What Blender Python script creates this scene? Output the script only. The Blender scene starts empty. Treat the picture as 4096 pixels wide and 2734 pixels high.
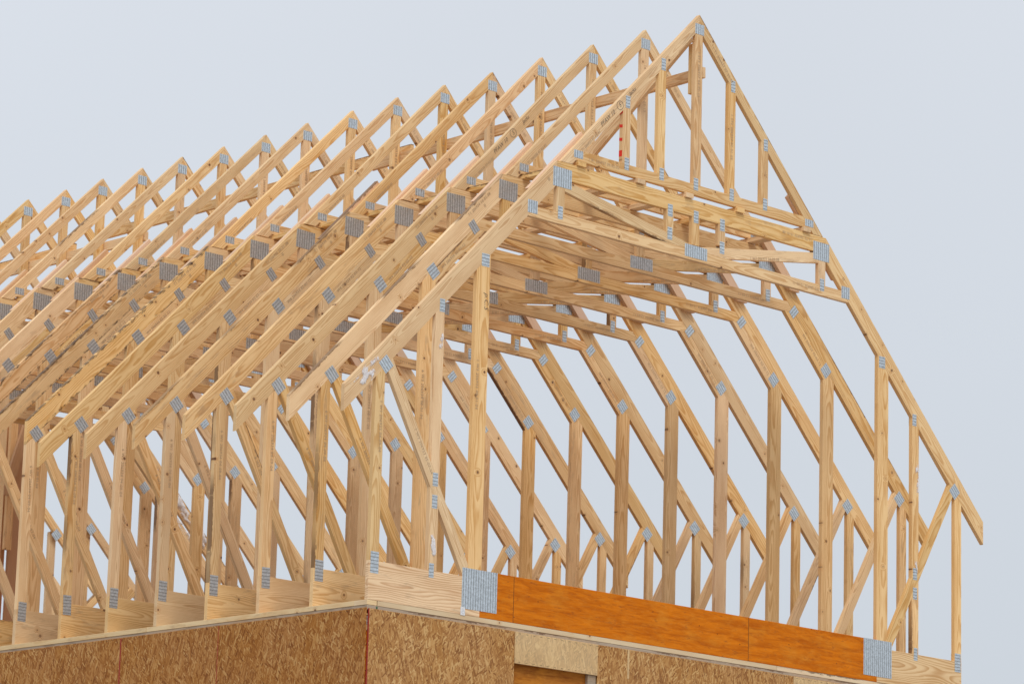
import bpy, math, random
from mathutils import Vector, Matrix
random.seed(7)
sc = bpy.context.scene
COL = sc.collection
W, P, ZO, SP = 6.792, 1.0096, 1.833, 0.6096
XC = W / 2
T = 0.038
DV = 0.1985            # vertical depth of a 2x6 rafter
DV4 = 0.1263           # vertical depth of a 2x4 rafter
BCT = 0.286            # top of the 2x12 bottom chord
LVT = 0.350            # top of the laminated beam
FB, FT = 3.518, 3.657  # flat chord
TB, TT = 3.155, 3.244  # ceiling tie

# ------------------------------------------------------------------ nodes
class NT:
    def __init__(s, name):
        s.m = bpy.data.materials.new(name); s.m.use_nodes = True
        s.t = s.m.node_tree; s.b = s.t.nodes['Principled BSDF']
    def n(s, typ, **kw):
        nd = s.t.nodes.new(typ)
        for k, v in kw.items(): setattr(nd, k, v)
        return nd
    def put(s, sock, v):
        if v is None: return
        if isinstance(v, bpy.types.NodeSocket): s.t.links.new(v, sock)
        else:
            if isinstance(v, (tuple, list)) and len(v) == 3 and sock.type == 'RGBA': v = (*v, 1)
            sock.default_value = v
    def math(s, op, a, b=0.0, c=None, clamp=False):
        nd = s.n('ShaderNodeMath', operation=op, use_clamp=clamp)
        s.put(nd.inputs[0], a); s.put(nd.inputs[1], b)
        if c is not None: s.put(nd.inputs[2], c)
        return nd.outputs[0]
    def vec(s, x=0.0, y=0.0, z=0.0):
        nd = s.n('ShaderNodeCombineXYZ')
        s.put(nd.inputs[0], x); s.put(nd.inputs[1], y); s.put(nd.inputs[2], z)
        return nd.outputs[0]
    def sep(s, v):
        nd = s.n('ShaderNodeSeparateXYZ'); s.put(nd.inputs[0], v); return nd.outputs
    def noise(s, v, scale=5.0, det=2.0, rough=.5, dist=0.0):
        nd = s.n('ShaderNodeTexNoise'); s.put(nd.inputs['Vector'], v)
        s.put(nd.inputs['Scale'], scale); s.put(nd.inputs['Detail'], det)
        s.put(nd.inputs['Roughness'], rough); s.put(nd.inputs['Distortion'], dist)
        return nd.outputs['Fac']
    def vor(s, v, scale=5.0, dim='3D', rand=1.0):
        nd = s.n('ShaderNodeTexVoronoi', voronoi_dimensions=dim)
        s.put(nd.inputs['Vector'], v); s.put(nd.inputs['Scale'], scale)
        s.put(nd.inputs['Randomness'], rand)
        return nd.outputs['Distance'], nd.outputs['Color']
    def rng(s, v, a, b, c=0.0, d=1.0, smooth=False):
        nd = s.n('ShaderNodeMapRange')
        if smooth: nd.interpolation_type = 'SMOOTHSTEP'
        for i, q in enumerate((v, a, b, c, d)): s.put(nd.inputs[i], q)
        return nd.outputs[0]
    def mix(s, f, a, b, blend='MIX'):
        nd = s.n('ShaderNodeMix', data_type='RGBA', blend_type=blend)
        s.put(nd.inputs[0], f); s.put(nd.inputs[6], a); s.put(nd.inputs[7], b)
        return nd.outputs[2]
    def hsv(s, c, h=.5, sa=1.0, v=1.0):
        nd = s.n('ShaderNodeHueSaturation')
        s.put(nd.inputs['Hue'], h); s.put(nd.inputs['Saturation'], sa); s.put(nd.inputs['Value'], v); s.put(nd.inputs['Color'], c)
        return nd.outputs[0]
    def ramp(s, f, pts):
        nd = s.n('ShaderNodeValToRGB'); s.put(nd.inputs[0], f)
        e = nd.color_ramp.elements
        while len(e) < len(pts): e.new(.5)
        for el, (p, c) in zip(e, pts): el.position = p; el.color = (*c, 1)
        return nd.outputs[0]
    def obj(s): return s.n('ShaderNodeTexCoord').outputs['Object']
    def rnd(s): return s.n('ShaderNodeObjectInfo').outputs['Random']
    def bump(s, h, st=.3, d=.002):
        nd = s.n('ShaderNodeBump'); s.put(nd.inputs['Strength'], st); s.put(nd.inputs['Distance'], d); s.put(nd.inputs['Height'], h)
        s.put(s.b.inputs['Normal'], nd.outputs[0])
    def out(s, col, rough=.7, metal=0.0, spec=.3):
        s.put(s.b.inputs['Base Color'], col); s.put(s.b.inputs['Roughness'], rough)
        s.put(s.b.inputs['Metallic'], metal); s.put(s.b.inputs['Specular IOR Level'], spec)
        return s.m

def wood(name, light=(.92, .648, .338), dark=(.63, .335, .118), aged=0.0, knots=1.0, mold=0.0, ring=.0085, contrast=.95, pink=0.0, wane=1.0, warp=.075, dzr=.055):
    n = NT(name); o = n.obj(); r = n.rnd()
    r1 = n.math('FRACT', n.math('MULTIPLY', r, 17.31)); r2 = n.math('FRACT', n.math('MULTIPLY', r, 53.77)); r3 = n.math('FRACT', n.math('MULTIPLY', r, 131.9))
    x, y, z = n.sep(o)
    seed = n.math('MULTIPLY', r, 91.0)
    # knots: 2-D cells along the face, so that one knot runs through the board
    kv = n.vec(n.math('ADD', x, seed), n.math('ADD', n.math('MULTIPLY', z, 1.0), n.math('MULTIPLY', r1, 20.)), 0.)
    kw = n.noise(n.vec(n.math('ADD', x, seed), y, z), 34., 2., .6)
    kd, kc = n.vor(kv, 5.2, '2D', .95)
    kr = n.sep(kc)
    kon = n.math('GREATER_THAN', kr[0], 1.0 - .30 * knots)
    ksize = n.rng(kr[1], 0, 1, .35, 1.0)
    kd2 = n.math('ADD', kd, n.math('MULTIPLY', n.math('SUBTRACT', kw, .5), .05))
    kcore = n.math('MULTIPLY', n.rng(kd2, n.math('MULTIPLY', ksize, .045), n.math('MULTIPLY', ksize, .088), 1, 0, True), kon)
    khalo = n.math('MULTIPLY', n.rng(kd, .02, .22, 1, 0, True), kon)
    # tree rings cut nearly tangentially
    w1 = n.noise(n.vec(n.math('ADD', n.math('MULTIPLY', x, .8), seed), n.math('MULTIPLY', y, 4.), n.math('MULTIPLY', z, 4.)), 1.5, 1.5, .4)
    w2 = n.noise(n.vec(n.math('ADD', n.math('MULTIPLY', x, 3.2), seed), n.math('MULTIPLY', y, 18.), n.math('MULTIPLY', z, 24.)), 1.5, 2., .5)
    dy = n.math('ADD', y, n.rng(r1, 0, 1, .028, .15))
    dz = n.math('ADD', z, n.rng(r2, 0, 1, -dzr, dzr))
    rad = n.math('SQRT', n.math('ADD', n.math('MULTIPLY', dy, dy), n.math('MULTIPLY', dz, dz)))
    rad = n.math('ADD', rad, n.math('MULTIPLY', w1, warp))
    rad = n.math('ADD', rad, n.math('MULTIPLY', w2, .009))
    rad = n.math('ADD', rad, n.math('MULTIPLY', khalo, .016))
    rg = n.math('FRACT', n.math('DIVIDE', rad, ring))
    prof = n.math('MULTIPLY', n.rng(rg, .25, .86, 0, 1, True), n.rng(rg, .90, 1.0, 1, 0, True))
    fib = n.noise(n.vec(n.math('ADD', n.math('MULTIPLY', x, 6.), seed), n.math('MULTIPLY', y, 260.), n.math('MULTIPLY', z, 260.)), 1., 2., .6)
    big = n.noise(n.vec(n.math('ADD', n.math('MULTIPLY', x, 1.4), seed), n.math('MULTIPLY', y, 9.), n.math('MULTIPLY', z, 9.)), 1.3, 3., .55)
    f = n.math('MULTIPLY', prof, n.rng(big, .3, .7, .42 * contrast, 1.05 * contrast))
    f = n.math('ADD', f, n.rng(fib, .3, .7, -.12, .14), clamp=True)
    c = n.mix(f, light, dark)
    c = n.mix(n.rng(big, .45, .72, 0, .42), c, (.66, .385, .15))
    # board to board tint
    c = n.hsv(c, n.rng(r3, 0, 1, .4955, .5015), n.rng(r1, 0, 1, .88, 1.12), n.rng(r2, 0, 1, .84, 1.05))
    rosy = n.rng(n.math('FRACT', n.math('MULTIPLY', r, 311.7)), .86 - pink, 1., 0, .22)
    c = n.mix(rosy, c, n.mix(f, (.74, .44, .29), (.56, .27, .15)))
    c = n.mix(n.math('MULTIPLY', khalo, .35), c, (.55, .27, .09))
    c = n.mix(n.math('MULTIPLY', kcore, n.rng(kr[2], 0, 1, .6, .95)), c, (.13, .05, .022))
    # dirt, blue stain and handling marks
    st = n.noise(n.vec(n.math('ADD', n.math('MULTIPLY', x, 3.), seed), n.math('MULTIPLY', y, 14.), n.math('MULTIPLY', z, 14.)), 1.7, 4., .65)
    dirty = n.math('GREATER_THAN', n.math('FRACT', n.math('MULTIPLY', r, 77.7)), .62)
    c = n.mix(n.math('MULTIPLY', n.rng(st, .55, .72, 0, .5), dirty), c, (.38, .245, .145))
    # wane: bark-dark streaks along one arris of some boards
    hw = n.n('ShaderNodeObjectInfo').outputs['Alpha']
    edge = n.math('SUBTRACT', hw, z)           # distance from the upper arris
    wn = n.noise(n.vec(n.math('ADD', n.math('MULTIPLY', x, 9.), seed), 0., n.math('MULTIPLY', z, 40.)), 1.5, 5., .75)
    wsel = n.math('MULTIPLY', n.math('GREATER_THAN', n.math('FRACT', n.math('MULTIPLY', r, 913.3)), .84), n.rng(n.noise(n.vec(n.math('ADD', x, seed), 7., 7.), 1.4, 1.), .45, .55))
    c = n.mix(n.math('MULTIPLY', n.rng(n.math('SUBTRACT', edge, n.math('MULTIPLY', n.math('SUBTRACT', wn, .42), .07)), .001, .006, .8 * wane, 0), wsel), c, (.15, .075, .035))
    if mold > 0:
        e = n.math('SUBTRACT', n.math('ABSOLUTE', z), n.math('SUBTRACT', hw, .074))
        me = n.math('ADD', n.rng(e, .028, .072, 0, 1), n.math('MULTIPLY', n.math('SUBTRACT', n.noise(n.vec(n.math('MULTIPLY', x, 9.), seed, n.math('MULTIPLY', z, 30.)), 1.6, 4., .7), .5), 3.4))
        sel = n.rng(n.noise(n.vec(n.math('ADD', x, seed), seed, n.math('MULTIPLY', z, 6.)), 1.3, 1.), .40, .50, 0, 1)
        c = n.mix(n.math('MULTIPLY', n.math('MULTIPLY', n.rng(me, .72, 1.15, 0, mold), sel), 1.0), c, (.09, .055, .033))
    if aged > 0:
        c = n.mix(aged, c, (.40, .34, .28))
    rough = n.rng(f, 0, 1, .62, .5)
    n.bump(n.math('ADD', n.math('MULTIPLY', f, .5), n.math('MULTIPLY', fib, .6)), .25, .0012)
    return n.out(c, rough, 0., .25)

M = {}
M['wood'] = wood('pine_lumber')
M['wood_old'] = wood('stained_pine_lumber', mold=.85, knots=1.1)
M['wood_clean'] = wood('clear_pine', knots=.6, wane=0.)
M['wood_bold'] = wood('bold_grain_pine', contrast=1.15, ring=.019, knots=.0, wane=0., warp=.19, dzr=.01)
M['wood_plate'] = wood('pine_wall_plate', light=(.85, .66, .39), dark=(.72, .50, .26), contrast=.5, knots=.5)
M['wood_gray'] = wood('weathered_plate', light=(.47, .37, .26), dark=(.28, .20, .13), ring=.009, knots=.2)
M['wood_pink'] = wood('fresh_cut_splice', light=(.80, .54, .35), dark=(.62, .36, .2), contrast=.5, knots=.2)
M['wood_red'] = wood('reddish_lumber', light=(.60, .35, .19), dark=(.45, .24, .12), contrast=.5, knots=.4)

def mk_lvl(name, a=(.73, .205, .009), b=(.48, .110, .005)):
    n = NT(name); o = n.obj(); r = n.rnd(); sd = n.math('MULTIPLY', r, 40.)
    x, y, z = n.sep(o)
    g = n.noise(n.vec(n.math('ADD', n.math('MULTIPLY', x, 2.), sd), n.math('MULTIPLY', y, 40.), n.math('MULTIPLY', z, 16.)), 1.5, 6., .62, .8)
    bl = n.noise(n.vec(n.math('ADD', n.math('MULTIPLY', x, 2.2), sd), 0., n.math('MULTIPLY', z, 5.)), 1.6, 5., .62)
    c = n.mix(n.rng(g, .36, .66, 0, 1), a, b)
    c = n.mix(n.rng(bl, .50, .72, 0, .5), c, (.72, .28, .03))
    d = n.noise(n.vec(n.math('ADD', n.math('MULTIPLY', x, 6.), sd), 3.3, n.math('MULTIPLY', z, 22.)), 2., 5., .7)
    c = n.mix(n.rng(d, .58, .70, 0, .6), c, (.28, .075, .02))
    kd, kc = n.vor(n.vec(n.math('ADD', x, sd), z, 0.), 4., '2D'); k = n.sep(kc)
    km = n.math('MULTIPLY', n.rng(kd, .012, .03, 1, 0, True), n.math('GREATER_THAN', k[0], .6))
    c = n.mix(n.math('MULTIPLY', km, .8), c, (.12, .03, .012))
    s = n.noise(n.vec(n.math('MULTIPLY', x, 14.), sd, n.math('MULTIPLY', z, 60.)), 1.6, 3., .6)
    c = n.mix(n.rng(s, .5, .8, 0, .25), c, (.74, .34, .07))
    n.bump(g, .15, .001)
    return n.out(c, .7, 0., .05)
M['lvl'] = mk_lvl('stained_laminated_beam')
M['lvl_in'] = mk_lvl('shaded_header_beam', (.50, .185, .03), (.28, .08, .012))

def mk_osb(name, pale=0.0, deep=1.0):
    n = NT(name); o = n.obj(); r = n.rnd(); sd = n.math('MULTIPLY', r, 13.)
    x, y, z = n.sep(o)
    u = n.math('ADD', n.math('ADD', x, y), sd)
    wv = n.math('MULTIPLY', n.math('SUBTRACT', n.noise(n.vec(u, z, 0.), 14., 3., .6), .5), .02)
    col = None; hgt = None
    for i, (ang, su, sv, th) in enumerate([(4, 80., 13., 0), (30, 84., 17., .42), (-27, 78., 15., .48), (10, 100., 14., .5), (62, 90., 22., .74), (-12, 120., 22., .52), (20, 90., 11., .68), (-48, 100., 24., .8)]):
        a = math.radians(ang); ca, sa = math.cos(a), math.sin(a)
        uu = n.math('ADD', n.math('MULTIPLY', u, ca), n.math('MULTIPLY', z, sa))
        vv = n.math('SUBTRACT', n.math('MULTIPLY', z, ca), n.math('MULTIPLY', u, sa))
        uu = n.math('ADD', uu, wv)
        _, c = n.vor(n.vec(n.math('MULTIPLY', uu, su), n.math('MULTIPLY', vv, sv), float(i * 7)), 1., '2D', 1.)
        q = n.sep(c)
        if i == 0:
            val = q[0]
        else:
            mk = n.math('GREATER_THAN', q[1], th)
            nd = n.n('ShaderNodeMix', data_type='FLOAT'); n.put(nd.inputs[0], mk); n.put(nd.inputs[2], val); n.put(nd.inputs[3], q[0]); val = nd.outputs[0]
    fine = n.noise(n.vec(n.math('MULTIPLY', u, 160.), 0., n.math('MULTIPLY', z, 26.)), 1., 3., .6)
    v = n.math('ADD', n.math('MULTIPLY', val, .80), n.math('MULTIPLY', fine, .24))
    a = [(0.08, (.22, .085, .022)), (.28, (.355, .160, .048)), (.52, (.455, .228, .075)), (.76, (.555, .305, .112)), (.98, (.70, .46, .20))]
    if pale: a = [(p, tuple(min(1, k * (1 - pale) + t * pale) for k, t in zip(c, (.88, .70, .40)))) for p, c in a]
    c = n.ramp(v, a)
    big = n.noise(n.vec(u, 0., z), 2.2, 3., .6)
    c = n.mix(n.rng(big, .4, .7, 0, .35), c, n.hsv(c, .495, 1.18, .82))
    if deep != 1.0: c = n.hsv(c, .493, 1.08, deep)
    # staple rows along the top and bottom edges of each sheet
    ed = n.math('SUBTRACT', n.n('ShaderNodeObjectInfo').outputs['Alpha'], n.math('ABSOLUTE', z))
    stp = n.math('MULTIPLY', n.math('MULTIPLY', n.math('GREATER_THAN', ed, .011), n.math('LESS_THAN', ed, .0145)), n.math('LESS_THAN', n.math('FRACT', n.math('DIVIDE', n.math('ADD', u, wv), .075)), .3))
    c = n.mix(n.math('MULTIPLY', stp, .8), c, (.06, .035, .02))
    n.bump(v, .35, .002)
    return n.out(c, .62, 0., .25)
M['osb'] = mk_osb('strand_board')
M['osb_deep'] = mk_osb('deep_strand_board', 0., .86)  # darker, slightly more saturated board tone, used on the left wall
M['osb_pale'] = mk_osb('fresh_strand_board', .42)

def mk_plate(name, pu=.0254, pv=.0092):
    n = NT(name); o = n.obj(); x, y, z = n.sep(o)
    wob = n.math('MULTIPLY', n.math('SUBTRACT', n.noise(n.vec(n.math('MULTIPLY', x, 90.), n.rnd(), n.math('MULTIPLY', z, 90.)), 1., 2.), .5), .003)
    fx = n.math('ABSOLUTE', n.math('SUBTRACT', n.math('FRACT', n.math('DIVIDE', n.math('ADD', x, wob), pu)), .5))
    row = n.math('MULTIPLY', n.math('GREATER_THAN', n.math('FRACT', n.math('DIVIDE', x, pu * 2)), .5), pv / 2)
    fz = n.math('ABSOLUTE', n.math('SUBTRACT', n.math('FRACT', n.math('DIVIDE', n.math('ADD', n.math('ADD', z, row), wob), pv)), .5))
    slot = n.math('MULTIPLY', n.math('LESS_THAN', fx, .15), n.math('LESS_THAN', fz, .26))
    rim = n.math('MULTIPLY', n.math('LESS_THAN', fx, .27), n.math('LESS_THAN', fz, .40))
    mot = n.noise(n.vec(x, n.rnd(), z), 60., 3., .6)
    c = n.mix(n.rng(mot, .35, .7, 0, 1), (.72, .78, .81), (.50, .54, .56))
    c = n.mix(n.math('MULTIPLY', slot, .95), c, (.06, .05, .04))
    n.bump(n.math('ADD', n.math('SUBTRACT', rim, slot), n.math('MULTIPLY', mot, .3)), .3, .001)
    m = n.out(c, n.rng(mot, .3, .7, .36, .5), n.math('MULTIPLY', n.math('SUBTRACT', 1., slot), .85), .5)
    return m
M['plate'] = mk_plate('galvanised_plate')

def flat(name, col, rough=.7):
    n = NT(name); o = n.obj()
    f = n.noise(o, 60., 2.)
    return n.out(n.mix(n.rng(f, .3, .7, 0, .25), col, tuple(c * .7 for c in col)), rough)
M['ink'] = flat('stamp_ink', (.50, .36, .22))
M['marker'] = flat('marker_ink', (.15, .12, .10))
M['red'] = flat('red_spray_paint', (.80, .04, .02))
M['pencil'] = flat('grey_print', (.5, .52, .55))
M['redline'] = flat('red_edge_paint', (.33, .035, .022))
M['green'] = flat('green_edge_paint', (.02, .11, .05))
M['gap'] = flat('dark_joint', (.05, .025, .012))
M['tag'] = flat('white_tag', (.80, .80, .80), .5)
def mk_snow():
    n = NT('packed_snow'); o = n.obj()
    at = n.n('ShaderNodeAttribute'); at.attribute_name = 'depth'
    fz = n.noise(o, 55., 5., .75)
    n.put(n.b.inputs['Alpha'], n.rng(n.math('ADD', at.outputs['Fac'], n.math('MULTIPLY', n.math('SUBTRACT', fz, .5), 2.6)), .1, .95, 0, .92))
    f = n.noise(o, 70., 4., .6)
    n.bump(f, .6, .004)
    n.put(n.b.inputs['Subsurface Weight'], .2); n.put(n.b.inputs['Subsurface Radius'], (.01, .01, .012))
    return n.out(n.mix(n.rng(f, .35, .7), (.86, .86, .88), (.72, .66, .62)), .6)
M['snow'] = mk_snow()
def mk_ground():
    n = NT('snowy_ground'); o = n.obj()
    f = n.noise(o, .35, 8., .6); g = n.noise(o, 6., 4., .6)
    c = n.mix(n.rng(f, .45, .6), (.50, .50, .52), (.24, .19, .15))
    c = n.mix(n.rng(g, .4, .7, 0, .4), c, (.36, .32, .29))
    n.bump(g, .5, .05)
    return n.out(c, .85)
M['ground'] = mk_ground()

# ------------------------------------------------------------------ geometry helpers
def link(o, parent=None):
    COL.objects.link(o)
    if parent: o.parent = parent
    return o
def root(name, loc, label, cat, group=None):
    o = bpy.data.objects.new(name, None); o.empty_display_size = .1
    o.location = loc; o['label'] = label; o['category'] = cat
    if group: o['group'] = group
    return link(o)
def tag(o, label, cat, group=None):
    o['label'] = label; o['category'] = cat
    if group: o['group'] = group
    return o
def clip(poly, planes):
    """keep the side where a*x + b*z <= c"""
    for a, b, c in planes:
        out = []
        for i in range(len(poly)):
            p, q = poly[i], poly[(i + 1) % len(poly)]
            dp, dq = a * p[0] + b * p[1] - c, a * q[0] + b * q[1] - c
            if dp <= 0: out.append(p)
            if (dp < 0 < dq) or (dq < 0 < dp):
                t = dp / (dp - dq); out.append((p[0] + (q[0] - p[0]) * t, p[1] + (q[1] - p[1]) * t))
        poly = out
    return poly
def board(name, parent, poly, mat, y0=0.0, th=T, ang=0.0, bev=.0016):
    """a board cut to poly (in x,z), grain at angle ang, thickness th towards +y from y0"""
    cx = sum(p[0] for p in poly) / len(poly); cz = sum(p[1] for p in poly) / len(poly)
    ca, sa = math.cos(ang), math.sin(ang)
    loc = [((p[0] - cx) * ca + (p[1] - cz) * sa, -(p[0] - cx) * sa + (p[1] - cz) * ca) for p in poly]
    # drop doubles, make counter-clockwise
    q = []
    for p in loc:
        if not q or (abs(p[0] - q[-1][0]) + abs(p[1] - q[-1][1])) > 1e-5: q.append(p)
    if (abs(q[0][0] - q[-1][0]) + abs(q[0][1] - q[-1][1])) < 1e-5: q.pop()
    ar = sum(q[i][0] * q[(i + 1) % len(q)][1] - q[(i + 1) % len(q)][0] * q[i][1] for i in range(len(q)))
    if ar < 0: q.reverse()
    n = len(q); h = th / 2
    inset = []
    for i in range(n):      # arris: front/back outlines pulled in a little
        a, b, c = Vector(q[i - 1]), Vector(q[i]), Vector(q[(i + 1) % n])
        d1 = (b - a).normalized(); d2 = (c - b).normalized()
        nn = Vector((-d1.y - d2.y, d1.x + d2.x)); L = nn.length
        k = bev / max(.35, nn.dot(Vector((-d1.y, d1.x))) / max(L, 1e-6))
        inset.append((b.x + nn.x / max(L, 1e-6) * k, b.y + nn.y / max(L, 1e-6) * k))
    vs = [(p[0], -h, p[1]) for p in inset] + [(p[0], -h + bev, p[1]) for p in q] + [(p[0], h - bev, p[1]) for p in q] + [(p[0], h, p[1]) for p in inset]
    fs = [tuple(range(n)), tuple(range(4 * n - 1, 3 * n - 1, -1))]
    for k in range(3):
        for i in range(n):
            j = (i + 1) % n
            fs.append((k * n + i, (k + 1) * n + i, (k + 1) * n + j, k * n + j))
    me = bpy.data.meshes.new(name); me.from_pydata(vs, [], fs); me.materials.append(M[mat] if isinstance(mat, str) else mat); me.update()
    o = bpy.data.objects.new(name, me)
    o.location = (cx, y0 + h, cz); o.rotation_euler = (0, -ang, 0)
    o.color = (1, 1, 1, max(abs(v[2]) for v in vs) if len(q) < 5 or True else .05)
    return link(o, parent)
def rect(x0, z0, x1, z1): return [(x0, z0), (x1, z0), (x1, z1), (x0, z1)]
def stick(p, q, w, planes=(), ext=.5):
    """long strip of width w along p->q, extended, then clipped"""
    d = (Vector(q) - Vector(p)).normalized(); nn = Vector((-d.y, d.x)) * (w / 2)
    a, b = Vector(p) - d * ext, Vector(q) + d * ext
    return clip([tuple(a - nn), tuple(b - nn), tuple(b + nn), tuple(a + nn)], planes)
def zo(x): return ZO + P * min(x, W - x)
HP = math.atan(P)
UL = (-P, 1, ZO - DV)             # z <= ZO - DV + P x   (under the left rafter)
UR = (P, 1, ZO - DV + P * W)      # under the right rafter
def mir(poly): return [(W - x, z) for x, z in poly]
def plates(name, parent, cx, cz, w, h, ang=0.0, turn=False, yb=T):
    """a toothed plate pressed on the front of the joint and its twin on the back"""
    if turn: w, h = h, w; ang += math.pi / 2
    bm = []
    fs = []; vs = []
    for (ya, yb_) in ((-.0016, -.0001), (yb + .0001, yb + .0016)):
        b = len(vs)
        for y in (ya, yb_):
            for (sx, sz) in ((-1, -1), (1, -1), (1, 1), (-1, 1)): vs.append((sx * w / 2, y, sz * h / 2))
        fs += [(b, b + 1, b + 2, b + 3), (b + 7, b + 6, b + 5, b + 4)]
        for i in range(4):
            j = (i + 1) % 4; fs.append((b + i, b + 4 + i, b + 4 + j, b + j))
    me = bpy.data.meshes.new(name); me.from_pydata(vs, [], fs); me.materials.append(M['plate']); me.update()
    o = bpy.data.objects.new(name, me); o.location = (cx, 0, cz); o.rotation_euler = (0, -ang, 0)
    return link(o, parent)
def text(parent, s, x, z, ang=0.0, size=.03, mat='ink', name='stamped_number', y=-.0022, flip=False):
    cu = bpy.data.curves.new('lettering', 'FONT'); cu.body = s; cu.size = size; cu.resolution_u = 2
    cu.align_x = 'CENTER'; cu.align_y = 'CENTER'; cu.space_character = 1.12
    if mat == 'marker': cu.shear = .25; cu.offset = -size * .012; cu.space_character = 1.0
    tmp = bpy.data.objects.new('tmp', cu); COL.objects.link(tmp)
    bpy.context.view_layer.update()
    me = bpy.data.meshes.new_from_object(tmp.evaluated_get(bpy.context.evaluated_depsgraph_get()))
    bpy.data.objects.remove(tmp); bpy.data.curves.remove(cu)
    me.name = name
    me.transform(Matrix.Rotation(math.pi / 2, 4, 'X'))
    me.materials.clear(); me.materials.append(M[mat])
    o = bpy.data.objects.new(name, me); o.location = (x, y, z); o.rotation_euler = (0, -ang, 0)
    return link(o, parent)

# ------------------------------------------------------------------ trusses
def both(name, parent, poly, mat, ang, **kw):
    a = board(name, parent, poly, mat, ang=ang, **kw)
    b = board(name, parent, mir(poly), mat, ang=math.pi - ang if abs(ang) < 1.5 else ang, **kw)
    return a, b

def rafter(tail_l=.293, tail_r=.293):
    L = stick((0, ZO), (2, ZO + 2 * P), 2.2, [(-P, 1, ZO), (P, -1, -(ZO - DV)), (1, 0, 1.8085), (-1, 0, tail_l)], 3)
    R = stick((0, ZO), (2, ZO + 2 * P), 2.2, [(-P, 1, ZO), (P, -1, -(ZO - DV)), (1, 0, 1.8085), (-1, 0, tail_r)], 3)
    return L, mir(R)

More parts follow.
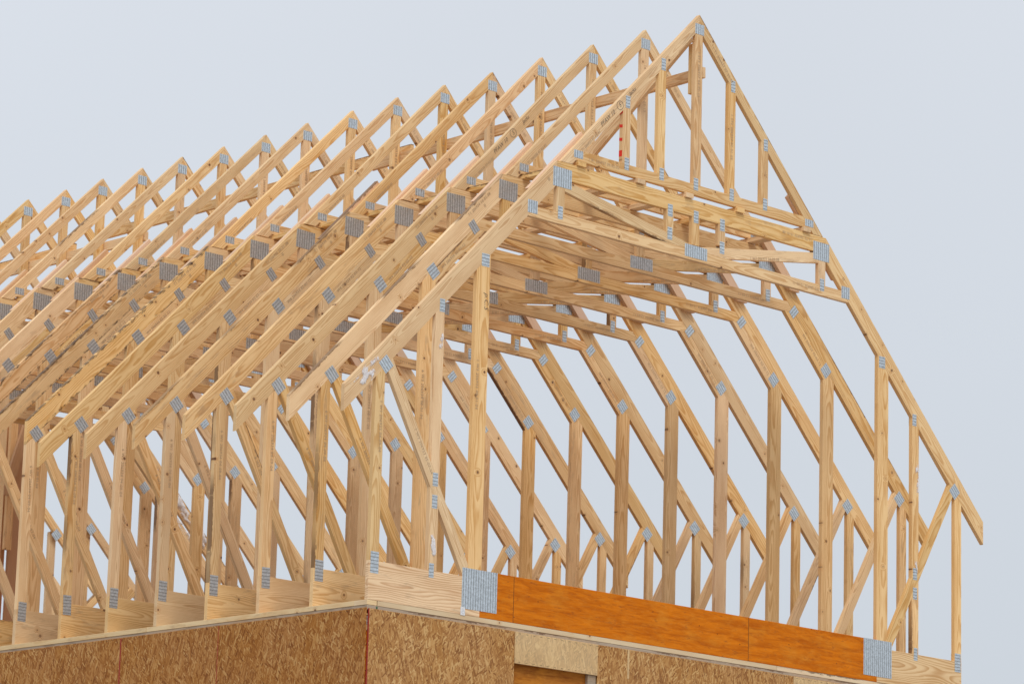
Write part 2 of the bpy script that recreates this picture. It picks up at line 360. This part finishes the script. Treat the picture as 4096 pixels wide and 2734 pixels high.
def main_truss(name, k, label, gable=False, tail=True):
    t = root(name, (0, k * SP, 0), label, 'roof truss', 'attic roof trusses in a row along the walls')
    L, R = rafter(.293 if tail else -.006, .293)
    board('top_chord', t, L, 'wood', ang=HP); board('top_chord', t, R, 'wood', ang=-HP)
    board('flat_chord', t, rect(1.810, FB, W - 1.810, FT), 'wood')
    # ceiling tie
    board('ceiling_tie', t, clip(rect(1, TB, 6, TT), [(-P, 1, ZO - DV - .001), (P, 1, ZO - DV + P * W - .001)]), 'wood')
    # bottom chord: lumber, laminated beam, lumber
    SX = 1.118
    for xa in (.006, W - SX + .0005): board('bottom_chord', t, rect(xa, 0, xa + SX - .0065, BCT), 'wood_bold' if gable else 'wood')
    cuts = [SX, 1.465, 4.086, W - SX]
    for a, b in zip(cuts, cuts[1:]):
        if not gable: a, b = SX, W - SX
        board('laminated_beam', t, rect(a + .0008, 0, b - .0008, LVT), 'lvl')
        if not gable: break
    if gable:
        for c in cuts[1:3]: board('beam_joint', t, rect(c - .0015, .001, c + .0015, LVT - .001), 'gap', y0=-.0006, th=.03, bev=.0001)
    both('end_stud', t, clip(rect(.008, BCT + .0005, .097, 3), [UL]), 'wood', math.pi / 2)
    both('knee_post', t, clip(rect(.985, BCT + .0005, 1.1245, 4), [UL]), 'wood', math.pi / 2)
    dg = stick((.134, 1.77), (.134 + .5, 1.77 - .8675), .089, [UL, (-1, 0, -.0975), (0, -1, -BCT - .0005), (1, 0, .9845)], 2)
    both('heel_brace', t, dg, 'wood', math.atan2(-1.735, 1))
    # ceiling webs
    e1 = (3.740, 3.283); e2 = (4.86, 3.465)
    wr = stick(e1, e2, .089, [(0, 1, FB - .0005), (1, 0, 4.895), (-1, 0, -XC), (0, -1, -TT - .0005)], 2)
    both('ceiling_brace', t, wr, 'wood', math.atan(.163))
    both('short_web', t, rect(1.8095, TT + .0005, 1.897, FB - .0005), 'wood', math.pi / 2)
    board('center_web', t, rect(XC - .05, 3.283, XC + .038, FB - .0005), 'wood', ang=math.pi / 2, y0=.0004, th=T - .0008)
    if not gable:
        seam = clip(stick((1, ZO + P), (2, ZO + 2 * P), 2.2, [(-P, 1, ZO - DV - .0012), (P, -1, -(ZO - DV - DV4)), (-1, 0, -1.125), (0, 1, TB - .0005)], 3), [])
        both('rafter_stiffener', t, seam, 'wood', HP)
    else:
        d = Vector((.5, -.8675)).normalized(); nn = Vector((-d.y, d.x)); c0 = nn.dot(Vector((.134, 1.77)))
        both('gable_web', t, clip(rect(.58, BCT + .0005, .669, 4), [UL, (-nn.x, -nn.y, -(c0 + .0452))]), 'wood', math.pi / 2)
        both('gable_web', t, clip(rect(.58, BCT + .0005, .669, 4), [(nn.x, nn.y, c0 - .0452)]), 'wood', math.pi / 2)
        for a in (3.046, 3.659): board('gable_web', t, clip(rect(a, 3.2, a + .082, FB - .0005), [(.1625 if a < XC else -.1625, -1, (.1625 * (W - 3.74) if a < XC else -.1625 * 3.74) - 3.3287)]), 'wood', ang=math.pi / 2)
    # splice board that ties the cap to the rafter
    def sc(x0, x1, zc): return stick((1, ZO + P), (2, ZO + 2 * P), 2.2, [(-P, 1, ZO + .004), (P, -1, -(ZO - DV4 + .004)), (-1, 0, -x0 + 0), (1, P, x1 + P * zo(x1)), (0, -1, -zc)], 3)
    board('splice_board', t, sc(1.4, 2.12 + random.uniform(-.05, .06), 3.40 + random.uniform(-.02, .02)), 'wood_pink', y0=T + .0022, ang=HP)
    rt = mir(sc(1.4, 2.02 if not gable else 2.14, 3.335))
    if gable: rt = [(x - .045, z) for x, z in rt]
    board('splice_board', t, rt, 'wood_pink', y0=(T + .0022) if gable else (-T - .0022), ang=-HP)
    # plates
    for sgn in (0, 1):
        X = (lambda x: W - x) if sgn else (lambda x: x)
        plates('connector_plate', t, X(.057), .275, .079, .158, turn=True)
        plates('connector_plate', t, X(.101), 1.748, .103, .103, math.pi / 4)
        plates('connector_plate', t, X(1.110), .199, .360, .305)
        plates('connector_plate', t, X(1.866), 3.529, .202, .155)
        if gable:
            plates('connector_plate', t, X(1.552), 3.234, .104, .102)
            plates('connector_plate', t, X(1.072), 2.718, .080, .10, turn=True)
            plates('connector_plate', t, X(.642), 2.288, .052, .10, turn=True)
            plates('connector_plate', t, X(.628), .966, .052, .10, turn=True)
            plates('connector_plate', t, X(.628), .800, .052, .10, turn=True)
            plates('connector_plate', t, X(.617), .287, .048, .106, turn=True)
        else:
            plates('connector_plate', t, X(1.512), 3.168, .076, .102, (HP if not sgn else -HP))
            plates('connector_plate', t, X(1.090), 2.727, .100, .105, (HP if not sgn else -HP), turn=True)
        plates('connector_plate', t, X(1.852), 3.246, .052, .102, turn=True)
    plates('connector_plate', t, XC, 3.228, .262, .102)
    if gable:
        for a in (3.087, 3.704): plates('connector_plate', t, a, 3.325, .055, .10, turn=True); plates('connector_plate', t, a, 3.515, .055, .10, turn=True)
    plates('connector_plate', t, XC - .005, 3.52, .055, .10, turn=True)
    no = '206933' if gable else '206934'; q = '1 ' if gable else '6 '
    text(t, q + 'W7 ' + no + ' 04-09-08', 4.22, 3.33, math.atan(.163), .034)
    text(t, q + 'W5 ' + no + ' 12-03-11', 4.75, 3.20, math.pi, .034)
    text(t, q + 'W3 ' + no + ' 08-01-04', 1.02, 1.75, -math.pi / 2, .036)
    text(t, q + 'W1 ' + no + ' 04-09-04', .066, 1.28, -math.pi / 2, .036)
    text(t, q + 'W2 ' + no + ' 05-07-04', .50, 1.16, math.atan2(-1.735, 1), .034)
    if not gable:
        text(t, 'T1 ' + no + ' 10-01-08', 1.56, zo(1.56) - .05, HP, .034)
        text(t, 'W4 ' + no + ' 02-03-12', 1.30, zo(1.30) - .255, HP, .034)
        text(t, 'W4 ' + no + ' 02-03-12', W - 1.28, zo(1.28) - .25, -HP, .034)
        text(t, 'II', 1.62, zo(1.62) - .11, HP, .04, name='pencil_mark')
    else:
        text(t, '11 T2 ' + no + ' 10-01-08', 4.62, FT - .05, math.pi, .034)
        text(t, 'II', 1.72, zo(1.72) - .08, HP, .045, name='pencil_mark'); text(t, 'II', W - 1.58, zo(1.58) - .08, -HP, .045, name='pencil_mark')
        text(t, 'p.C.S', 1.09, 2.40, -math.pi / 2, .062, 'marker', 'marker_note')
    return t

def cap_truss(name, k, label, gable=False):
    t = root(name, (0, k * SP, 0), label, 'cap truss', 'triangular cap trusses along the ridge')
    AZ = 5.228
    def co(x): return AZ - P * abs(x - XC)
    L = stick((0, co(0)), (2, co(2)), 2.2, [(-P, 1, AZ - P * XC), (P, -1, -(AZ - P * XC - DV4)), (1, 0, XC - .0004), (0, -1, -3.660)], 4)
    board('top_chord', t, L, 'wood', ang=HP); board('top_chord', t, mir(L), 'wood', ang=-HP)
    ul = (-P, 1, AZ - P * XC - DV4 - .0005); ur = (P, 1, AZ + P * XC - DV4 - .0005)
    board('bottom_chord', t, clip(rect(1, 3.7, 6, 3.789), [ul, ur]), 'wood')
    board('king_post', t, clip(rect(XC - .047, 3.7895, XC + .042, 6), [ul, ur]), 'wood', ang=math.pi / 2)
    if gable:
        for a in (2.524, 2.926, 3.757, 4.165):
            board('gable_web', t, clip(rect(a, 3.7895, a + .088, 6), [ul, ur]), 'wood_clean', ang=math.pi / 2)
            c = a + .053
            plates('connector_plate', t, c, co(c) - .0988 - (.052 if False else 0), .050, .10, turn=True)
            plates('connector_plate', t, c, 3.792, .050, .10, turn=True)
    plates('connector_plate', t, XC, 5.103, .106, .088)
    plates('connector_plate', t, XC - .014, 3.792, .052, .10, turn=True)
    plates('connector_plate', t, 2.036, 3.755, .100, .062); plates('connector_plate', t, W - 2.022, 3.744, .105, .06)
    no = '206937' if gable else '206938'; q = '1 ' if gable else '16 '
    text(t, q + 'ST3 ' + no + ' 04-03-13', XC - .002, 4.72, -math.pi / 2, .036)
    text(t, q + 'T1 ' + no + ' 07-03-05', 2.16, co(2.16) - .098, HP, .030)
    text(t, q + 'T1 ' + no + ' 07-03-05', 3.68, co(3.68) - .075, -HP, .034)
    text(t, q + 'B1 ' + no + ' 09-02-02', 2.32, 3.74, 0, .034)
    if gable:
        text(t, '1 ST2 ' + no + ' 03-01-09', 3.80, 4.28, -math.pi / 2, .036)
        handwriting(t)
        # red spray marks on the side of the short web
        for z0, z1, s in ((4.235, 4.27, .5), (4.20, 4.235, -.5), (4.08, 4.105, .3), (3.97, 3.995, .3), (3.845, 3.895, 0)):
            vs = [(0, .001, z0), (0, .037, z0 + s * .02), (0, .037, z1 + s * .02), (0, .001, z1)]
            me = bpy.data.meshes.new('red_mark'); me.from_pydata(vs, [], [(0, 1, 2, 3)]); me.materials.append(M['red'])
            o = bpy.data.objects.new('red_mark', me); o.location = (2.5228, 0, 0); link(o, t)
    return t

def handwriting(t):
    AZ = 5.228
    def co(x): return AZ - P * abs(x - XC)
    text(t, 'PFAW 10', 2.352, co(2.352) - .058, HP, .052, 'marker', 'marker_note')
    text(t, 'S', 2.487, co(2.487) - .055, HP, .055, 'marker', 'marker_note')
    text(t, 'Jacks', 2.625, co(2.625) - .050, HP, .048, 'marker', 'marker_note')
    N = 28; vs = []; fs = []
    for i in range(N):
        a = i / N * math.tau
        for rr in (.033, .036): vs.append((rr * 1.1 * math.cos(a), 0, rr * math.sin(a)))
    for i in range(N):
        j = (i + 1) % N; fs.append((2 * i, 2 * i + 1, 2 * j + 1, 2 * j))
    me = bpy.data.meshes.new('marker_ring'); me.from_pydata(vs, [], fs); me.materials.append(M['marker'])
    o = bpy.data.objects.new('marker_ring', me); o.location = (2.487, -.0022, co(2.487) - .056); o.rotation_euler = (0, -HP, 0); link(o, t)
def kids(o): return [c for c in bpy.data.objects if c.parent == o]
def dup(src, children, k, label, tint=0.006):
    r = src.copy(); COL.objects.link(r)
    r.location = (random.uniform(-tint, tint), k * SP + random.uniform(-.004, .004), random.uniform(-.003, .003))
    r.rotation_euler = (0, random.uniform(-.0012, .0012), random.uniform(-.0015, .0015))
    r['label'] = label
    for c in children:
        n = c.copy(); n.parent = r; COL.objects.link(n)
    return r

ORD = ['', 'second', 'third', 'fourth', 'fifth', 'sixth', 'seventh', 'eighth', 'ninth', 'tenth', 'eleventh', 'twelfth', 'thirteenth', 'fourteenth', 'fifteenth', 'sixteenth', 'seventeenth']
main_truss('gable_truss', 0, 'front gable truss with orange laminated beam and a frosty left tail', gable=True)
cap_truss('gable_cap_truss', 0, 'frontmost triangular cap truss with five upright webs and black marker writing', gable=True)
NTR = 17
mt = main_truss('attic_truss', 1, 'second attic truss from the front, directly behind the gable truss')
mk_ = kids(mt)
ct = cap_truss('cap_truss', 1, 'second triangular cap truss from the front, with one king post')
ck_ = kids(ct)
mains = {1: mt}
extra = {7: ', grey weathered left rafter cut flush at the wall'}
for k in range(2, 7):
    mains[k] = dup(mt, mk_, k, f'{ORD[k]} attic truss from the front{extra.get(k, ", left rafter tail overhanging the wall")}')
m7 = main_truss('attic_truss', 7, 'eighth attic truss from the front, its grey left rafter cut flush at the wall', tail=False)
mk7 = kids(m7); mains[7] = m7
for k in range(8, NTR): mains[k] = dup(m7, mk7, k, f'{ORD[k]} attic truss from the front, left rafter cut flush' + (', dark mould along its edges' if k < 10 else ''))
for k in range(2, NTR):
    cp = dup(ct, ck_, k, f'{ORD[k]} triangular cap truss from the front, standing on the {ORD[k]} attic truss' + (', with handwriting' if k == 2 else ''))
    if k == 2: handwriting(cp)
# last truss stands close behind its neighbour
mains[17] = dup(m7, mk7, 16.42, 'rearmost attic truss, set close behind the snowy one')
for o in list(bpy.data.objects):
    if o.name.startswith(('stamped_number', 'pencil_mark')) and o.parent and o.parent.location.y > 9.2 * SP: bpy.data.objects.remove(o)
for kk, mtr in mains.items():          # pressed by hand: no two plates sit alike
    for c in kids(mtr):
        if c.name.startswith('connector_plate'):
            c.location.x += random.uniform(-.005, .005); c.location.z += random.uniform(-.005, .005); c.rotation_euler.y += random.uniform(-.035, .035)
for k in (7, 8, 9):
    for c in kids(mains[k]):
        if c.name.startswith('top_chord') and c.location.x < 2:
            c.data = c.data.copy(); c.data.materials[0] = M['wood_old']; c['label'] = 'mould stained left rafter'

# ------------------------------------------------------------------ long bracing
def beam(name, p, q, w, th, mat, label, cat, group=None, up=(0, 0, 1)):
    """straight board between p and q, depth w (local z), thickness th (local y)"""
    p, q = Vector(p), Vector(q); d = (q - p); L = d.length; x = d.normalized()
    y = Vector(up).cross(x).normalized(); z = x.cross(y)
    poly = rect(-L / 2, -w / 2, L / 2, w / 2)
    o = board(name, None, poly, mat, y0=-th / 2, th=th)
    o.matrix_world = Matrix.Translation((p + q) / 2) @ Matrix((x, y, z)).transposed().to_4x4()
    if label: tag(o, label, cat, group)
    return o
GP = 'purlins between the attic trusses and their caps'
for x, s in ((2.062, 'leftmost'), (2.730, 'second from left'), (3.295, 'middle'), (3.906, 'second from right'), (4.728, 'rightmost')):
    beam('purlin', (x, -.02, 3.6785), (x, 16.6 * SP, 3.6785), .0375, .089, 'wood', f'{s} flat purlin sandwiched under the cap trusses', 'purlin', GP)
GB = 'brace boards along the king posts'
beam('ridge_brace', (3.459, .002, 4.752), (3.459, 6.65 * SP, 4.684), .089, .0375, 'wood', 'front ridge brace board nailed along the king posts, end grain showing', 'brace', GB)
beam('ridge_brace', (3.498, 5.85 * SP, 4.760), (3.498, 13.1 * SP, 4.700), .089, .0375, 'wood', 'middle ridge brace board lapped onto the front one', 'brace', GB)
beam('ridge_brace', (3.459, 11.95 * SP, 4.562), (3.459, 16.7 * SP, 4.550), .089, .0375, 'wood', 'lower rear ridge brace board below the middle one', 'brace', GB)
beam('ridge_brace', (3.498, 13.9 * SP, 4.645), (3.498, 17.0 * SP, 4.635), .089, .0375, 'wood', 'upper rear ridge brace board above the lower rear one', 'brace', GB)
beam('diagonal_brace', (3.328, .045, 5.035), (3.328, 1.78, 3.79), .089, .0375, 'wood', 'sloping brace from the front peak down to the third king post', 'brace')
beam('cleat', (3.395, .0585, 4.57), (3.395, .0585, 4.99), .089, .0375, 'wood', 'short upright cleat nailed behind the front king post', 'cleat', up=(0, 1, 0))

# ------------------------------------------------------------------ walls
GZ = -5.3
HL = 16.8 * SP
def wall_board(name, parent, axis, a, b, z0, z1, mat, off, th):
    """axis 'x': board in the front plane from x=a..b; 'y': in a side plane. off = near face position, th = towards +"""
    if axis == 'x':
        return board(name, parent, rect(a, z0, b, z1), mat, y0=off, th=th)
    o = board(name, parent, rect(-(b - a) / 2, -(z1 - z0) / 2, (b - a) / 2, (z1 - z0) / 2), mat, y0=-th / 2, th=th)
    o.rotation_euler = (0, 0, math.pi / 2); o.location = (off + th / 2, (a + b) / 2, (z0 + z1) / 2)
    return o
fw = root('front_wall', (XC, 0, GZ), 'front wall sheathed in strand board with a header over an opening', 'wall')
fw.location = (0, 0, 0)
wall_board('top_plate', fw, 'x', .103, 4.43, -.0375, -.001, 'wood_plate', .001, .138)
wall_board('top_plate', fw, 'x', 4.433, W, -.0375, -.001, 'wood_plate', .001, .138)
wall_board('plate_end', fw, 'x', .001, .096, -.0375, -.001, 'wood_plate', .001, .138)
wall_board('lower_plate', fw, 'x', .004, W - .004, -.0745, -.039, 'wood_gray', .002, .136)
OX0, OX1 = 1.480, 2.366
for a, b in ((.012, OX0 - .001), (OX1 + .001, 3.312), (3.315, 4.531), (4.534, W)):
    wall_board('strand_board_panel', fw, 'x', a, b, GZ if a < 1 or a > 2.3 else -1, -.064, 'osb', -.011, .0112)
wall_board('header_panel', fw, 'x', OX0 + .001, OX1 - .001, -.302, -.064, 'osb_pale', -.0135, .0135)
wall_board('strand_board_panel', fw, 'x', OX0 - .001, OX1 + .001, GZ, -2.35, 'osb', -.011, .0112)
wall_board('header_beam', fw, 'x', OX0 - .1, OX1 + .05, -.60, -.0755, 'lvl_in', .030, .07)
wall_board('jamb_stud', fw, 'x', OX1 - .092, OX1 - .004, -2.35, -.304, 'wood_gray', .001, .028)
wall_board('nail_strip', fw, 'x', 2.690, 2.712, -.29, -.066, 'osb_pale', -.0135, .0025)
wall_board('red_corner_line', fw, 'x', .0085, .0168, GZ, -.066, 'redline', -.0128, .012)
wall_board('green_mark', fw, 'x', .090, .104, -.062, -.044, 'green', -.0012, .004)
wall_board('panel_edge', fw, 'x', 4.62, W - .01, -.13, -.066, 'osb_pale', -.0135, .0025)
lw = root('left_wall', (0, 0, 0), 'long left side wall of dark strand board under the rafter tails', 'wall')
def left(name, a, b, z0, z1, mat, off, th): return wall_board(name, lw, 'y', a, b, z0, z1, mat, off, th)
left('top_plate', .141, 2.55, -.0375, -.001, 'wood_plate', -.001, .138)
left('top_plate', 2.553, 6.9, -.0385, -.002, 'wood_plate', -.003, .138)
left('top_plate', 6.903, HL, -.0375, -.001, 'wood_plate', -.001, .138)
left('plate_end', .0012, .139, -.0377, -.0011, 'wood_plate', -.001, .0018)
left('lower_plate', .004, HL, -.0745, -.039, 'wood_gray', .002, .136)
J = [-.004, 1.66, 2.85, 3.69, 4.91, 6.13, 7.35, 8.57, HL]
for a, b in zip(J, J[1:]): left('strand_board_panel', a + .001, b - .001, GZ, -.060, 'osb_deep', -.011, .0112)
for y, hw_ in ((1.66, .004), (2.85, .008)): left('red_edge_line', y - hw_, y + hw_, GZ, -.064, 'redline', -.0122, .006)
rw = root('right_wall', (0, 0, 0), 'far side wall below the right rafter tails', 'wall')
wall_board('strand_board_panel', rw, 'y', .002, HL, GZ, -.064, 'osb', W - .0005, .0115)
wall_board('top_plate', rw, 'y', .142, HL, -.0375, -.001, 'wood_plate', W - .138, .138)
bw = root('rear_wall', (0, 0, 0), 'rear wall closing the row of trusses', 'wall')
wall_board('strand_board_panel', bw, 'x', .001, W, GZ, -.001, 'osb', HL + .001, .012)
tg = board('paper_tag', mains[1].parent, rect(.921, -.005, .967, .056), 'tag', y0=-.003, th=.0005, bev=.0001)
tag(tg, 'small white paper tag under the left big metal plate on the front truss', 'tag')
for z in (.044, .036): text(tg, 'ihhi il', 0, z - .0255, 0, .008, 'pencil', name='tag_print', y=-.0006)
text(tg, 'O', 0.004, -.010, 0, .04, 'pencil', name='tag_print', y=-.0006)

# ------------------------------------------------------------------ snow
def snow(parent_name, label, length, width, loc, ang, seed, thr=.5, th=.008, cell=.004, yface=-.001):
    from mathutils import noise
    nx, nz = max(4, int(length / cell)), max(4, int(width / cell))
    H = {}
    for i in range(nx + 1):
        for j in range(nz + 1):
            u, v = i / nx, j / nz
            h = noise.fractal(Vector((i * cell * 11 + seed, j * cell * 22, seed)), 1.0, 2.1, 5) * .5 + .5
            e = min(u, 1 - u, v, 1 - v) * 4
            H[i, j] = h - thr - max(0, .3 * (1 - e))
    vs = []; fs = []; idx = {}; dep = []
    def V(i, j):
        if (i, j) not in idx:
            h = max(0, H[i, j]); idx[i, j] = len(vs); dep.append(min(1, h * 4.5))
            r = noise.noise(Vector((i * .25, j * .25, seed))) * .25 + .9
            vs.append(((i / nx - .5) * length, -.0006 - min(1, h * 3.2) ** .6 * th * r, (j / nz - .5) * width))
        return idx[i, j]
    for i in range(nx):
        for j in range(nz):
            if sum(H[a, b] > 0 for a in (i, i + 1) for b in (j, j + 1)) >= 2:
                fs.append((V(i, j), V(i + 1, j), V(i + 1, j + 1), V(i, j + 1)))
    if not fs: return
    # keep the largest connected lump
    par = list(range(len(vs)))
    def fi(a):
        while par[a] != a: par[a] = par[par[a]]; a = par[a]
        return a
    for f in fs:
        for a in f[1:]: par[fi(a)] = fi(f[0])
    cnt = {}
    for f in fs: cnt[fi(f[0])] = cnt.get(fi(f[0]), 0) + 1
    best = max(cnt, key=cnt.get)
    keep = [i for i in range(len(vs)) if fi(i) == best]; mp = {a: b for b, a in enumerate(keep)}
    fs = [tuple(mp[a] for a in f) for f in fs if fi(f[0]) == best]
    vs = [vs[i] for i in keep]; dep = [dep[i] for i in keep]
    me = bpy.data.meshes.new('snow_patch'); me.from_pydata(vs, [], fs); me.materials.append(M['snow'])
    at = me.attributes.new('depth', 'FLOAT', 'POINT'); at.data.foreach_set('value', dep)
    for p in me.polygons: p.use_smooth = True
    o = bpy.data.objects.new('snow_patch', me); o.location = (loc[0], loc[1] + yface, loc[2]); o.rotation_euler = (0, -ang, 0)
    link(o); tag(o, label, 'snow'); return o
def online(x, dv): return zo(x) - dv
snow(0, 'frosty snow smear on the left tail of the front gable rafter', .42, .125, (-.075, 0, online(-.075, .105)), HP, 3.1, .40, .006)
snow(0, 'thin snow streak high on the left narrow gable web', .60, .05, (.640, 0, 1.96), math.pi / 2, 8.2, .47, .005)
snow(0, 'small snow clump low on the left narrow gable web by the bottom chord', .20, .06, (.625, 0, .46), math.pi / 2, 5.7, .40, .006)
snow(0, 'long snow streak on the right narrow gable web', .95, .055, (W - .600, 0, 1.72), math.pi / 2, 12.9, .42, .005)
snow(0, 'short snow streak low on the right narrow gable web', .30, .05, (W - .62, 0, 1.12), math.pi / 2, 15.1, .45, .005)
y16 = mains[16].location.y
snow(0, 'white snow bank along the right rafter of a far truss', 2.1, .15, (W - .55, y16, online(.55, .10)), -HP, 21.3, .34, .03, .012)
snow(0, 'snow clumps along the lower edge of the far right rafter', 1.9, .12, (W - .85, y16, online(.85, .30)), -HP, 31.9, .42, .03, .012)

# ------------------------------------------------------------------ things behind, at the far left
def wing(name, y, dzv, label):
    t = root(name, (0, y, 0), label, 'roof truss', 'lower trusses of the rear wing')
    zr = ZO - dzv
    ch = mir(stick((0, zr), (2, zr + 2 * P), 2.2, [(-P, 1, zr), (P, -1, -(zr - DV4)), (1, 0, 1.55), (-1, 0, .29)], 3))
    board('top_chord', t, ch, 'wood', ang=-HP)
    xm = W - 1.05
    board('post', t, rect(xm - .045, 0, xm + .045, zr + P * 1.05 - DV4 + .02), 'wood', y0=.04, ang=math.pi / 2)
    board('web', t, clip(stick((xm - .3, .9), (xm + .55, 1.75), .089, [(P, 1, zr - DV4 + P * W), (0, -1, 0)], .9), []), 'wood', y0=-.04, ang=math.pi / 4)
    plates('connector_plate', t, xm + .02, zr + P * 1.03 - DV4 + .01, .10, .10, math.pi / 4, yb=.078)
    return t
wing('wing_truss', 18.0 * SP, .36, 'front lower truss of the rear wing, seen between the far studs')
wing('wing_truss', 19.0 * SP, .36, 'second lower truss of the rear wing, behind the first')
wing('wing_truss', 20.0 * SP, .36, 'third lower truss of the rear wing, half hidden by a reddish board')

def behind(name, mat, x0, x1, z0, z1, y, label, cat):
    tag(board(name, None, rect(x0, z0, x1, z1), mat, y0=y, ang=math.pi / 2), label, cat, 'boards standing at the far left end')
YB = 17.4 * SP
behind('reddish_board', 'wood_red', 4.445, 4.70, .0, 3.35, YB, 'tall reddish board at the far left behind the studs', 'board')
behind('dark_board', 'wood_red', 4.15, 4.44, .0, 3.35, YB + .06, 'dark reddish board left of the tall one', 'board')
behind('short_post', 'wood', 4.33, 4.42, 1.95, 3.3, YB - .08, 'short tan post ending high in front of the reddish boards', 'post')
db = board('dark_diagonal_board', None, stick((4.36, 2.80), (4.56, 3.45), .10, [(0, -1, -2.5), (0, 1, 3.9)], 1), 'wood_red', y0=YB - .14, ang=1.27)
tag(db, 'dark sloping board leaning across the reddish boards', 'board', 'boards standing at the far left end')

# ------------------------------------------------------------------ ground
def plane(name, size, z, mat, cx=0, cy=0):
    N = 60; vs = []; fs = []
    from mathutils import noise
    for i in range(N + 1):
        for j in range(N + 1):
            u = (i / N * 2 - 1); v = (j / N * 2 - 1)
            x = math.copysign(abs(u) ** 3, u) * size; y = math.copysign(abs(v) ** 3, v) * size
            vs.append((x + cx, y + cy, z - .15 + .12 * noise.noise(Vector((x * .12, y * .12, 0)))))
    for i in range(N):
        for j in range(N): fs.append((i * (N + 1) + j, (i + 1) * (N + 1) + j, (i + 1) * (N + 1) + j + 1, i * (N + 1) + j + 1))
    me = bpy.data.meshes.new(name); me.from_pydata(vs, [], fs); me.materials.append(M[mat])
    for p in me.polygons: p.use_smooth = True
    o = bpy.data.objects.new(name, me); link(o); o['kind'] = 'structure'; return o
plane('ground', 600, GZ, 'ground')

# ------------------------------------------------------------------ camera
CP = Vector((-16.69899, -18.84395, -3.66228)); yw, pt, rl, fpx = .76447, .21851, .02844, 14076.19
F = Vector((math.sin(yw) * math.cos(pt), math.cos(yw) * math.cos(pt), math.sin(pt)))
R = Vector((math.cos(yw), -math.sin(yw), 0)); U = R.cross(F)
R2 = R * math.cos(rl) + U * math.sin(rl); U2 = -R * math.sin(rl) + U * math.cos(rl)
cam = bpy.data.cameras.new('camera'); co_ = bpy.data.objects.new('camera', cam); COL.objects.link(co_)
co_.matrix_world = Matrix.Translation(CP) @ Matrix((R2, U2, -F)).transposed().to_4x4()
cam.sensor_width = 36; cam.lens = fpx / 4096 * 36; cam.clip_end = 3000; cam.clip_start = .1
cam.dof.use_dof = True; cam.dof.focus_distance = 27.0; cam.dof.aperture_fstop = 5.6
sc.camera = co_

# ------------------------------------------------------------------ light
SUN_EL, SUN_AZ = math.radians(57), math.radians(212)     # azimuth measured from +Y clockwise
w = bpy.data.worlds.new('World'); sc.world = w; w.use_nodes = True
nt = w.node_tree; bg = nt.nodes['Background']
sky = nt.nodes.new('ShaderNodeTexSky'); sky.sky_type = 'NISHITA'; sky.sun_disc = False
sky.sun_elevation = SUN_EL; sky.sun_rotation = SUN_AZ; sky.air_density = 1.0; sky.dust_density = 4.0; sky.ozone_density = 1.0
tc = nt.nodes.new('ShaderNodeTexCoord'); sp = nt.nodes.new('ShaderNodeSeparateXYZ'); nt.links.new(tc.outputs['Generated'], sp.inputs[0])
mr = nt.nodes.new('ShaderNodeMapRange'); nt.links.new(sp.outputs[2], mr.inputs[0])
mr.inputs[1].default_value = .10; mr.inputs[2].default_value = .36
cm = nt.nodes.new('ShaderNodeMix'); cm.data_type = 'RGBA'; nt.links.new(mr.outputs[0], cm.inputs[0])
cm.inputs[6].default_value = (5.78, 6.24, 6.80, 1); cm.inputs[7].default_value = (6.98, 7.36, 7.95, 1)
cn = nt.nodes.new('ShaderNodeTexNoise'); cn.inputs['Scale'].default_value = 2.2; cn.inputs['Detail'].default_value = 3
nt.links.new(tc.outputs['Generated'], cn.inputs['Vector'])
cr = nt.nodes.new('ShaderNodeMapRange'); nt.links.new(cn.outputs['Fac'], cr.inputs[0]); cr.inputs[1].default_value = .3; cr.inputs[2].default_value = .7; cr.inputs[3].default_value = .96; cr.inputs[4].default_value = 1.04
vm = nt.nodes.new('ShaderNodeVectorMath'); vm.operation = 'SCALE'; nt.links.new(cm.outputs[2], vm.inputs[0]); nt.links.new(cr.outputs[0], vm.inputs['Scale'])
mx = nt.nodes.new('ShaderNodeMix'); mx.data_type = 'RGBA'; mx.inputs[0].default_value = .93     # thick overcast over the sky texture
nt.links.new(sky.outputs[0], mx.inputs[6]); nt.links.new(vm.outputs[0], mx.inputs[7])
nt.links.new(mx.outputs[2], bg.inputs[0]); bg.inputs[1].default_value = .1
sun = bpy.data.lights.new('sun', 'SUN'); so = bpy.data.objects.new('sun', sun); COL.objects.link(so)
sun.energy = 1.5; sun.angle = math.radians(24); sun.color = (1, .95, .88)
d = Vector((math.sin(SUN_AZ) * math.cos(SUN_EL), math.cos(SUN_AZ) * math.cos(SUN_EL), math.sin(SUN_EL)))
so.rotation_euler = d.to_track_quat('Z', 'Y').to_euler()

sc.view_settings.view_transform = 'Standard'; sc.view_settings.look = 'None'; sc.view_settings.gamma = 1; sc.view_settings.exposure = .12
sc.render.engine = 'CYCLES'
sc.cycles.max_bounces = 8
